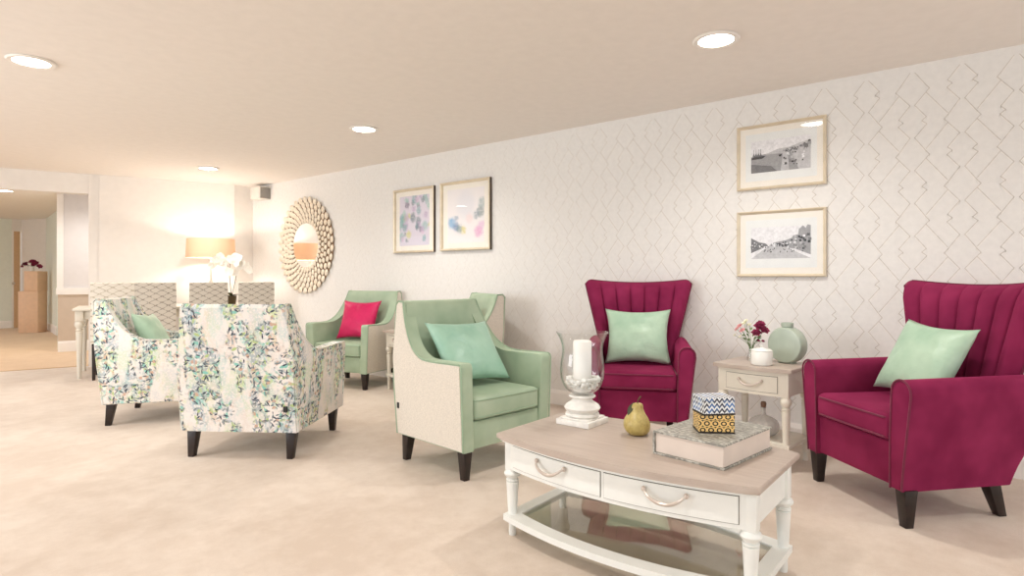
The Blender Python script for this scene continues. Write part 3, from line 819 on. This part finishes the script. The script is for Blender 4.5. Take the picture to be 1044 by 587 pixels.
# pear
t = thing('ornamental_pear', 'golden yellow ornamental pear with a dark leaf on the coffee table', 'pear ornament', (2.345, 1.190, ZT))
bm = B(); lathe(bm, [(p.x, p.y) for p in spline([(.012, .001), (.034, .003), (.052, .02), (.057, .045), (.050, .07), (.036, .092), (.027, .11), (.024, .124), (.018, .134), (.004, .135)], 4)], n=36)
for v in bm.verts: v.co.y += .006*math.sin(v.co.z*22)
obj('pear_body', bm, M['pear'], t)
bm = B(); tube(bm, [(0, .002, .132), (.001, .0, .145), (-.001, -.007, .158), (.002, -.013, .166)], .003, 8, lambda q: .8+.5*q); obj('stalk', bm, M['stem'], t)
bm = B()
def leaf_mesh(bm, p0, d, L, w, nrm, bend=.3, n=8):
    d = Vector(d).normalized(); nrm = Vector(nrm).normalized(); sd = d.cross(nrm).normalized(); rows = []
    for k in range(n+1):
        q = k/n; c = Vector(p0)+d*L*q+nrm*(-bend*L*q*q); ww = w*math.sin(PI*min(1, q*.96+.03))**.8
        rows.append([bm.verts.new(c-sd*ww+nrm*ww*.25), bm.verts.new(c), bm.verts.new(c+sd*ww+nrm*ww*.25)])
    for a, b in zip(rows, rows[1:]):
        for i in range(2): bm.faces.new((a[i], a[i+1], b[i+1], b[i]))
leaf_mesh(bm, (-.008, .012, .138), (-.55, .35, -.9), .062, .013, (-.85, .1, .5), .12)
obj('leaf', bm, M['leaf_dark'], t)
# book shaped box
BK = (2.305, .845, ZT)
t = thing('keepsake_box', 'large book-shaped box with marbled grey cover and cream sides on the coffee table', 'box', BK, R(-8))
bm = B(); box(bm, -.196, .196, -.142, .148, .0, .007, .001, 1); box(bm, -.196, .196, .1405, .148, .0, .088, .001, 1); obj('bottom_cover', bm, M['marbled'], t)
bm = B(); box(bm, -.188, .188, -.136, .14, .0072, .0808, .001, 1); obj('side_walls', bm, M['book_page'], t)
bm = B(); box(bm, -.196, .196, -.142, .1402, .081, .088, .001, 1); obj('lid', bm, M['marbled'], t)
def small_box(name, label, loc, rz, w, d, h, mat, sd):
    t = thing(name, label, 'box', loc, rz)
    bm = B(); box(bm, -d/2, d/2, -w/2, w/2, .006, h*.72, .001, 1); obj('box_body', bm, mat, t)
    bm = B(); box(bm, -d/2, d/2, -w/2, w/2, h*.72+.001, h, .001, 1); obj('lid', bm, mat, t)
    bm = B(); box(bm, -d/2-.001, d/2+.001, -w/2-.001, w/2+.001, 0, .0058); obj('base', bm, M['box_dark'], t)
small_box('trinket_box', 'small gold and black ring-patterned box on the marbled book box', (2.28, .838, ZT+.0882), R(34), .132, .10, .068, M['rings'], 0)
small_box('trinket_box', 'small blue and white chevron box stacked on the ring-patterned box', (2.28, .838, ZT+.1566), R(46), .122, .10, .066, M['chevrons'], 0)

# ---------------------------------------------------------------- on the side table
ZS = .6002
def blossom(bm, c, r, n=5, up=(0, 0, 1), layers=1, rnd=random, w=.75):
    up = Vector(up).normalized(); a = up.orthogonal().normalized(); b = up.cross(a)
    for L in range(layers):
        for k in range(n):
            q = 2*PI*k/n+L*.5+rnd.random()*.2; d = (a*math.cos(q)+b*math.sin(q))
            rr = r*(1-.28*L); dd = (d+up*(.25+.45*L)).normalized()
            leaf_mesh(bm, Vector(c)+up*r*.1*L, dd, rr, rr*w*.62, (up-dd*up.dot(dd)+d*.01), .12, 5)
t = thing('flower_vase', 'small clear vase of burgundy and blush flowers on the side table', 'vase', (3.90, 1.19, ZS))
bm = B(); pr = [(.022, 0), (.026, .004), (.027, .02), (.018, .06), (.014, .09), (.019, .112)]
lathe(bm, pr+[(r_-.002, z+.001) for r_, z in pr[::-1][:-1]]+[(.018, .008)], n=24); obj('glass_vase', bm, M['clear'], t)
rnd = random.Random(5)
heads = [((.0, -.05, .215), .040, 'burgundy'), ((-.02, -.035, .178), .034, 'burgundy'), ((.01, -.075, .195), .034, 'burgundy'), ((-.01, -.06, .235), .030, 'burgundy'),
         ((-.01, .07, .215), .024, 'blush'), ((0, .045, .235), .02, 'blossom'), ((.0, .09, .195), .02, 'blush'), ((-.02, .05, .19), .022, 'blush'), ((.02, .02, .225), .016, 'blossom'),
         ((-.01, -.045, .13), .012, 'burgundy'), ((0, -.07, .128), .012, 'burgundy'), ((0, .105, .155), .013, 'blossom'), ((-.015, .065, .15), .012, 'blossom'), ((0, .035, .25), .016, 'blossom')]
for (x, y, z), r_, m in heads:
    bm = B(); blossom(bm, (x, y, z), r_, 6, (x*1.5-.4, y*5, .6), 3 if r_ > .02 else 2, rnd)
    ball(bm, (x, y, z+.002), r_*.3, u=8, v=6); obj('blossom', bm, M[m], t)
bm = B()
for (x, y, z), r_, m in heads: tube(bm, spline([(x*.1, y*.05, .01), (x*.3, y*.2, .1), (x, y, z)], 5), .0013, 5)
for k in range(16):
    a = rnd.random()*6.28; q = rnd.random(); leaf_mesh(bm, (0, math.cos(a)*.035, .12+.08*q), (math.sin(a)*.4, math.cos(a), .6), .03, .008, (-.5, 0, .8))
obj('stems', bm, M['leaf'], t)
t = thing('lidded_jar', 'small white lidded pot at the front of the side table', 'jar', (3.75, 1.085, ZS))
bm = B(); lathe(bm, [(.055, 0), (.06, .004), (.062, .01), (.062, .080), (.059, .084)], n=36); obj('jar_body', bm, M['white_china'], t)
bm = B(); lathe(bm, [(.059, .0845), (.062, .087), (.052, .096), (.02, .102), (.008, .104), (.007, .112), (.009, .117), (.003, .12)], n=36); obj('lid', bm, M['white_china'], t)
t = thing('moon_vase', 'flat round celadon green vase with a short neck on the side table', 'vase', (3.93, .985, ZS), R(74))
# round flat body: disc axis along local y
bm = B(); prf = [(.02, -.042), (.088, -.042), (.103, -.040), (.110, -.032), (.111, 0), (.110, .032), (.103, .040), (.088, .042), (.02, .042)]
lathe(bm, prf, n=56, mat=Matrix.Translation((0, 0, .112)) @ Matrix.Rotation(PI/2, 4, 'X'))
box(bm, -.045, .045, -.03, .03, 0, .012, .004)
obj('vase_body', bm, M['celadon'], t)
bm = B(); lathe(bm, [(.03, .212), (.030, .222), (.036, .226), (.036, .248), (.030, .248), (.026, .215)], n=28); obj('vase_neck', bm, M['celadon'], t)
t = thing('perfume_bottle', 'round ribbed glass bottle with brown stopper on the side table lower shelf', 'bottle', (3.84, 1.10, .1582))
bm = B(); n = 48; zz = [(.03, 0), (.062, .008), (.086, .035), (.09, .06), (.078, .09), (.045, .112), (.016, .126), (.013, .165), (.017, .17)]
lathe(bm, [(p.x, p.y) for p in spline(zz, 3)], n=n)
for v in bm.verts:
    a = math.atan2(v.co.y, v.co.x); r0 = math.hypot(v.co.x, v.co.y)
    if r0 > .03: k = 1+.035*math.cos(a*12); v.co.x *= k; v.co.y *= k
obj('bottle_body', bm, M['cutglass'], t)
bm = B(); lathe(bm, [(.008, .1702), (.015, .174), (.017, .195), (.013, .205), (.003, .207)], n=20); obj('stopper', bm, M['cork'], t)

# ---------------------------------------------------------------- pictures on the right wall
K = WX/4.30
def picture(name, label, cat, y0, y1, z0, z1, fmat, fw, mount, draw, edge=None, depth=.024):
    """y0 = left edge as seen (larger y), y1 = right edge; local x = viewer's right, -y = towards the room"""
    yc = (y0+y1)/2; zc = (z0+z1)/2; w = abs(y0-y1)/2; h = (z1-z0)/2
    t = thing(name, label, cat, (WX-.001, yc, zc), -PI/2)
    bm = B()
    prof = [(0, 0), (0, -depth), (.3, -depth-.004), (.75, -depth+.003), (1, -.014), (1, -.006)]
    cs = [(-1, -1), (1, -1), (1, 1), (-1, 1)]; rr = []
    for sx, sz in cs: rr.append([bm.verts.new((sx*(w-fw*a), b, sz*(h-fw*a))) for a, b in prof])
    for i in range(4):
        for k in range(len(prof)-1): bm.faces.new((rr[i][k], rr[(i+1) % 4][k], rr[(i+1) % 4][k+1], rr[i][k+1]))
    fr = obj('frame', bm, fmat, t, angle=.4)
    if edge:
        bm = B()
        e = .0008
        for (xa, xb, za, zb) in ((w, w+e, -h, h), (-w-e, -w, -h, h), (-w, w, h, h+e), (-w, w, -h-e, -h)): box(bm, xa, xb, -depth+.004, -.0005, za, zb)
        obj('dark_edge', bm, edge, t, smooth=False)
    bm = B(); box(bm, -w+fw*.9, w-fw*.9, -.0085, -.002, -h+fw*.9, h-fw*.9); obj('mount', bm, M['mount'], t, smooth=False)
    draw(t, w-fw, h-fw)
    bm = B(); box(bm, -w+fw*.95, w-fw*.95, -.0135, -.0125, -h+fw*.95, h-fw*.95); obj('glass_pane', bm, M['pane'], t, smooth=False)
    return t
INK = ['ink%d' % i for i in range(6)]
def flat(bm, pts, mi, lvl):
    f = bm.faces.new([bm.verts.new((x, -.0095-.00012*lvl, z)) for x, z in pts]); f.material_index = mi
def photo_print(t, w, h, scene):
    pw, ph = w*.86, h*.80
    bm = B(); box(bm, -pw, pw, -.0092, -.0086, -ph, ph); obj('print_sheet', bm, M['print_paper'], t, smooth=False)
    bm = B(); scene(bm, w*.72, h*.55)
    obj('photograph', bm, [M[k] for k in INK], t, smooth=False)
def harbour(bm, a, b):
    P = lambda u, v: (u*a, v*b)          # u,v in -1..1
    flat(bm, [P(-1, -.95), P(1, -.95), P(1, 1), P(-1, 1)], 5, 0)                                # pale sky
    flat(bm, [P(-1, -.95), P(.05, -.95), P(.12, .1), P(.1, .3), P(-1, .05)], 3, 1)               # water
    flat(bm, [P(-1, -.95), P(-.1, -.95), P(-.3, -.6), P(-1, -.4)], 2, 2)
    flat(bm, [P(-.5, .12), P(-.1, .38), P(.3, .42), P(.7, .62), P(1, .72), P(1, .1), P(.1, .1)], 4, 2)   # hills
    flat(bm, [P(.1, .15), P(1, .3), P(1, -.95), P(.02, -.95)], 4, 3)                              # quay
    flat(bm, [P(.3, -.95), P(.62, -.95), P(.35, .2), P(.25, .2)], 3, 4)
    r = random.Random(1)
    for k in range(46):
        u = .12+.86*r.random(); v = .05+.45*u*r.random()+.1; s = .025+.05*u*r.random()
        flat(bm, [P(u-s, v), P(u+s, v), P(u+s, v+s*2.6), P(u, v+s*3.4), P(u-s, v+s*2.6)], r.choice([1, 2, 2, 3, 4]), 5+k*.1)
    for k in range(26):
        u = .12+.8*r.random(); v = -.75+.8*r.random(); s = .02+.03*r.random()
        flat(bm, [P(u-s, v), P(u+s, v), P(u+s*.8, v+s*3), P(u-s*.8, v+s*3)], r.choice([0, 1, 2, 4, 5]), 10+k*.1)
    flat(bm, [P(-.98, .0), P(-.98, -.12), P(-.6, -.1), P(-.48, .05), P(-.75, .08)], 1, 13)        # boats
    flat(bm, [P(-.05, .02), P(.06, .05), P(.04, -.08), P(-.02, -.1)], 0, 14)
    for u in (-.9, -.82, -.74, -.66):
        flat(bm, [P(u-.006, 0), P(u+.006, 0), P(u+.006, .5), P(u-.006, .5)], 2, 14)
        flat(bm, [P(u-.05, .04), P(u+.05, .04), P(u, .3)], 2, 14.2)
def street(bm, a, b):
    P = lambda u, v: (u*a, v*b)
    flat(bm, [P(-1, -.9), P(1, -.9), P(1, 1), P(-1, 1)], 5, 0)
    flat(bm, [P(-1, -.9), P(1, -.9), P(.0, -.1), P(-.35, -.1)], 4, 1)
    flat(bm, [P(-1, -.55), P(-1, .38), P(-.72, .1), P(-.5, .02), P(-.4, -.12)], 2, 2)              # left terrace
    flat(bm, [P(1, -.7), P(1, 1.0), P(.9, 1.05), P(.84, .86), P(.75, 1.0), P(.62, .8), P(.6, .5), P(.45, .45), P(.38, .3), P(.2, .18), P(-.2, .06), P(-.35, -.1), P(.0, -.18), P(.5, -.35)], 3, 2)
    r = random.Random(4)
    for k in range(70):
        u = -.35+1.33*r.random(); top = -.05+.9*max(0, u)**1.1; v = -.2-.25*max(0, u)+r.random()*(top+.2); s = .018+.03*max(.2, u)
        flat(bm, [P(u-s, v), P(u+s, v), P(u+s, v+s*3.2), P(u-s, v+s*3.2)], r.choice([0, 0, 1, 2, 4, 5]), 3+k*.1)
    for k in range(24):
        u = -1+.6*r.random(); v = -.35+.45*r.random()*(-u); s = .018
        flat(bm, [P(u-s, v), P(u+s, v), P(u+s, v+s*3.5), P(u-s, v+s*3.5)], r.choice([0, 1, 4, 5]), 10+k*.1)
    for k in range(22):
        u = -.75+1.5*r.random(); v = -.3-.25*r.random(); s = .014
        flat(bm, [P(u-s, v), P(u+s, v), P(u+s, v+s*6), P(u-s, v+s*6)], r.choice([0, 1, 2]), 13+k*.05)
    flat(bm, [P(.5, -.6), P(.515, -.6), P(.515, 1.0), P(.5, 1.0)], 5, 15)
zz_ = lambda z: CAM_H+(z-CAM_H)*K
picture('framed_photograph', 'upper framed black and white harbour photograph above the side table', 'framed picture', 1.405*K, .838*K, zz_(1.732), zz_(2.178), M['gold_frame'], .020, None, lambda t, w, h: photo_print(t, w, h, harbour))
picture('framed_photograph', 'lower framed black and white street photograph above the side table', 'framed picture', 1.405*K, .838*K, zz_(1.132), zz_(1.583), M['gold_frame'], .020, None, lambda t, w, h: photo_print(t, w, h, street))
def painting(mat):
    def d(t, w, h):
        bm = B(); x, z = w*.80, h*.84; f = quad(bm, [(-x, -.0095, -z), (x, -.0095, -z), (x, -.0095, z), (-x, -.0095, z)])
        o = obj('painting', bm, mat, t, smooth=False, uv=False); uvl = o.data.uv_layers.new(name='UVMap')
        for li in o.data.polygons[0].loop_indices:
            c = o.data.vertices[o.data.loops[li].vertex_index].co; uvl.data[li].uv = ((c.x/x+1)/2, (c.z/z+1)/2)
    return d
r = random.Random(11); sp = []
cols = [(150, 190, 185), (190, 170, 200), (120, 170, 175), (210, 210, 110), (110, 100, 130), (220, 190, 215), (160, 205, 190), (90, 120, 130)]
for k in range(46): sp.append((r.random(), r.random(), .05+.07*r.random(), r.choice(cols)))
pa = abstract('teal_lilac_painting', sp, (222, 216, 228))
pb = abstract('pale_landscape_painting', [(.5, .7, .3, (226, 226, 232)), (.12, .38, .12, (60, 160, 210)), (.24, .30, .1, (40, 110, 170)), (.33, .26, .1, (110, 140, 140)), (.45, .24, .09, (220, 210, 120)), (.25, .46, .07, (150, 170, 190)),
        (.9, .55, .12, (120, 140, 140)), (.95, .7, .12, (160, 180, 180)), (.8, .5, .1, (150, 165, 175)), (.85, .2, .13, (226, 150, 200)), (.93, .3, .1, (230, 190, 220)), (.6, .45, .12, (240, 220, 220))], (240, 236, 236))
picture('framed_painting', 'framed abstract painting in teal and lilac, left of the pair', 'framed picture', 5.09*K, 4.46*K, zz_(1.39), zz_(2.07), M['gold_frame'], .026, None, painting(pa), M['frame_dark'], .034)
picture('framed_painting', 'framed pale abstract painting with blue and pink patches, right of the pair', 'framed picture', 4.366*K, 3.70*K, zz_(1.393), zz_(2.078), M['gold_frame'], .026, None, painting(pb), M['frame_dark'], .034)

# ---------------------------------------------------------------- petal mirror
t = thing('petal_mirror', 'round wall mirror in a wide frame of layered champagne petals', 'mirror', (WX-.001, 6.804*K, zz_(1.537)), -PI/2)
mr = .285
rotm = Matrix.Rotation(PI/2, 4, 'X')
bm = B(); lathe(bm, [(.02, .002), (.60, .002), (.60, .012), (.02, .012)], n=64, mat=rotm); obj('backing', bm, M['petal_back'], t)
bm = B(); lathe(bm, [(.01, .013), (mr+.01, .013), (mr+.005, .018), (.01, .018)], n=64, mat=rotm); obj('mirror_glass', bm, M['mirror'], t)
for q in range(5):
    bm = B(); n = 34; rad = mr+.004+q*.066; ln = .072; wd = 2*PI*(rad+ln*.6)/n*.5*.80
    for k in range(n):
        a = 2*PI*(k+.5*(q % 2))/n
        Mx = Matrix.Translation((0, 0, 0)) @ Matrix.Rotation(a, 4, 'Y') @ Matrix.Translation((0, -.022-.003*((q+1) % 2), rad+ln*.5)) @ Matrix.Rotation(R(12), 4, 'X') @ Matrix.Diagonal((wd, .014, ln*.62, 1))
        bmesh.ops.create_uvsphere(bm, u_segments=8, v_segments=6, radius=1, matrix=Mx)
    obj('petal_ring', bm, M['petal'], t)

# speaker by the ceiling
t = thing('wall_speaker', 'small white and grey box speaker high on the wall by the ceiling', 'speaker', (WX, 7.78*K, 2.30), -PI/2)
bm = B(); box(bm, -.16, .10, -.16, -.001, -.085, .085, .01); obj('speaker_case', bm, M['speaker_white'], t)
bm = B(); box(bm, .102, .108, -.15, -.012, -.075, .075, .002); obj('speaker_grille', bm, M['speaker_grey'], t)

# ---------------------------------------------------------------- dining table and chairs by the back wall
TA = math.atan2(dA.y, dA.x)
T0 = Vector((2.155, 7.75, 0)) - dA*.07 + nA*.15
t = thing('dining_table', 'long cream dining table with turned legs in front of the back wall', 'table', (T0+dA*.92+nA*.36), TA)
TL, TD = .92, .36
bm = B(); box(bm, -TL-.03, TL+.03, -TD-.03, TD+.03, .755, .785, .008); obj('table_top', bm, M['cream'], t)
bm = B(); box(bm, -TL+.02, TL-.02, -TD+.02, TD-.02, .66, .7545, .003); obj('apron', bm, M['cream'], t)
for sx in (-1, 1):
    for sy in (-1, 1):
        bm = B(); x, y = sx*(TL-.03), sy*(TD-.03); box(bm, x-.038, x+.038, y-.038, y+.038, .64, .7543, .004); turned(bm, x, y, .641, 0, .034); obj('leg', bm, M['cream'], t)
def dining_chair(label, mat, loc, rotz):
    t = thing('dining_chair', label, 'chair', loc, rotz, 'trellis patterned dining chairs')
    bk = [(-.20, .40), (-.245, 1.05), (-.27, 1.072), (-.29, 1.065), (-.285, .9), (-.255, .40)]
    bm = B(); extrude_poly(bm, bk, 'x', -.205, .205, .008, 3); obj('backrest', bm, mat, t)
    bm = B(); box(bm, -.205, .205, -.195, .22, .37, .475, .02, 3); obj('seat', bm, mat, t)
    for sx in (-1, 1):
        obj('leg', leg_bm(sx*.175, .185, .38, .021, .015), M['dark_wood'], t)
        obj('leg', leg_bm(sx*.175, -.20, .402, .021, .015, (0, -.05)), M['dark_wood'], t)
    return t
chair0 = None
labs = ['pale trellis patterned dining chair, leftmost of four, above the left floral armchair', 'grey trellis patterned dining chair second from the left, above the green cushion',
        'grey trellis patterned dining chair directly below the lamp shade', 'grey trellis patterned dining chair right of the orchid, rightmost of four']
nd = [(115.5, 6.75), (158.5, 6.95), (212, 7.22), (260, 7.55)]
for i, ((px, Z), lab) in enumerate(zip(nd, labs)):
    o0 = gp(158.5, 6.95); dr2 = gp(px, 1)
    tt_ = (o0.x*dA.y-o0.y*dA.x)/(dr2.x*dA.y-dr2.y*dA.x); p = dr2*tt_ + nA*.15
    if i == 0: dining_chair(lab, M['trellis_pale'], p, TA)
    elif i == 1: chair0 = dining_chair(lab, M['trellis'], p, TA)
    else: dup(chair0, p, TA, lab)

# table lamp
lp = gp(215, 7.85); LZ = .7853
t = thing('table_lamp', 'lit table lamp with wide peach drum shade on the dining table', 'lamp', (lp.x, lp.y, LZ))
bm = B(); lathe(bm, [(.08, 0), (.085, .008), (.08, .02), (.03, .03), (.018, .05), (.05, .1), (.062, .16), (.045, .24), (.018, .3), (.012, .36), (.012, .60)], n=32); obj('lamp_base', bm, M['speaker_white'], t)
bm = B(); lathe(bm, [(.295, .60), (.285, .845), (.282, .845), (.292, .60)], n=56, cap=False); obj('lamp_shade', bm, M['shade'], t)
bm = B(); tube(bm, [(-.283, 0, .835), (0, 0, .835), (.283, 0, .835)], .003, 6); tube(bm, [(0, -.283, .835), (0, 0, .835), (0, .283, .835)], .003, 6); tube(bm, [(0, 0, .60), (0, 0, .835)], .004, 6); obj('shade_ring', bm, M['handle'], t)
bm = B(); ball(bm, (0, 0, .68), .032); obj('bulb', bm, M['bulb'], t)
d = bpy.data.lights.new('lamp_glow', 'POINT'); d.energy = 13; d.color = (1, .90, .80); d.shadow_soft_size = .04
o = bpy.data.objects.new('lamp_glow', d); COL.objects.link(o); o.parent = t; o.location = (0, 0, .75)

# orchid
op = gp(236, 7.62)
t = thing('potted_orchid', 'white orchid in a brown pot between the two right dining chairs', 'plant', (op.x, op.y, LZ))
bm = B(); lathe(bm, [(.045, 0), (.05, .005), (.06, .10), (.064, .11), (.056, .11), (.05, .09)], n=28); obj('plant_pot', bm, M['stem'], t)
bm = B()
for a, e in ((.3, .5), (1.6, .7), (2.9, .4), (4.0, .8), (5.2, .5)):
    leaf_mesh(bm, (0, 0, .10), (math.cos(a), math.sin(a), e), .15, .028, (-math.cos(a)*e, -math.sin(a)*e, 1), .35)
obj('leaves', bm, M['leaf_dark'], t)
rt = Vector((.6264, -.7795, 0)); bkw = Vector((-.7795, -.6264, 0)); rnd = random.Random(9)
for side, pts in ((0, [(0, 0, .1), (-.03, .02, .3), (-.06, .02, .5), (-.16, .0, .60), (-.24, -.03, .52)]), (1, [(0, 0, .1), (.04, .02, .3), (.07, .02, .45), (.15, .0, .52), (.25, -.02, .46)]), (2, [(0, 0, .1), (-.02, 0, .3), (-.02, 0, .5), (.03, 0, .60), (.10, -.02, .56)])):
    path = [rt*x+bkw*-y+Vector((0, 0, z)) for x, y, z in pts]; sp_ = spline(path, 8)
    bm = B(); tube(bm, sp_, .0032, 6); obj('flower_stem', bm, M['stem'], t)
    for k, q in enumerate((14, 18, 21, 24, 27, 30, 32)):
        c = sp_[q] + bkw*.02 + Vector((rnd.uniform(-.03, .03), rnd.uniform(-.03, .03), rnd.uniform(-.045, .02)))
        bm = B(); blossom(bm, c, .052, 5, bkw+Vector((rnd.uniform(-.3, .3), rnd.uniform(-.3, .3), rnd.uniform(-.2, .2))), 1, rnd, 1.0); ball(bm, c+bkw*.006, .009, u=8, v=6)
        obj('orchid_flower', bm, M['orchid'], t)

# ---------------------------------------------------------------- reception desk in the corridor with flowers
dk = gp(33, 12.3); da = math.atan2(-.7795, .6264)+R(4)
t = thing('reception_desk', 'peach wooden reception desk at the far end of the corridor', 'desk', (dk.x, dk.y, .0082), da)
bm = B(); box(bm, -.18, .20, -.14, .14, 0, .84, .006); obj('desk_front', bm, M['peach'], t)
bm = B(); box(bm, -.06, .20, -.15, .15, .8402, 1.25, .006); obj('raised_counter', bm, M['peach'], t)
tl = thing('flower_arrangement', 'dark red flower arrangement on the corridor reception desk', 'flowers', (dk.x, dk.y, 1.2585), da)
bm = B(); lathe(bm, [(.03, 0), (.04, .01), (.03, .08), (.035, .1)], n=20); obj('vase', bm, M['white_china'], tl)
for k in range(9):
    a = rnd.uniform(-1, 1); bm = B(); c = (a*.2, rnd.uniform(-.05, .05), .15+rnd.random()*.06-.08*abs(a)); blossom(bm, c, .06, 6, (a, -.6, .6), 2, rnd); ball(bm, c, .02, u=8, v=6)
    obj('flower', bm, M['burgundy'], tl)
bm = B()
for k in range(10):
    a = rnd.uniform(-1, 1); leaf_mesh(bm, (0, 0, .09), (a, rnd.uniform(-.5, .5), .5), .16, .02, (0, 0, 1), .4)
obj('leaves', bm, M['leaf_dark'], tl)
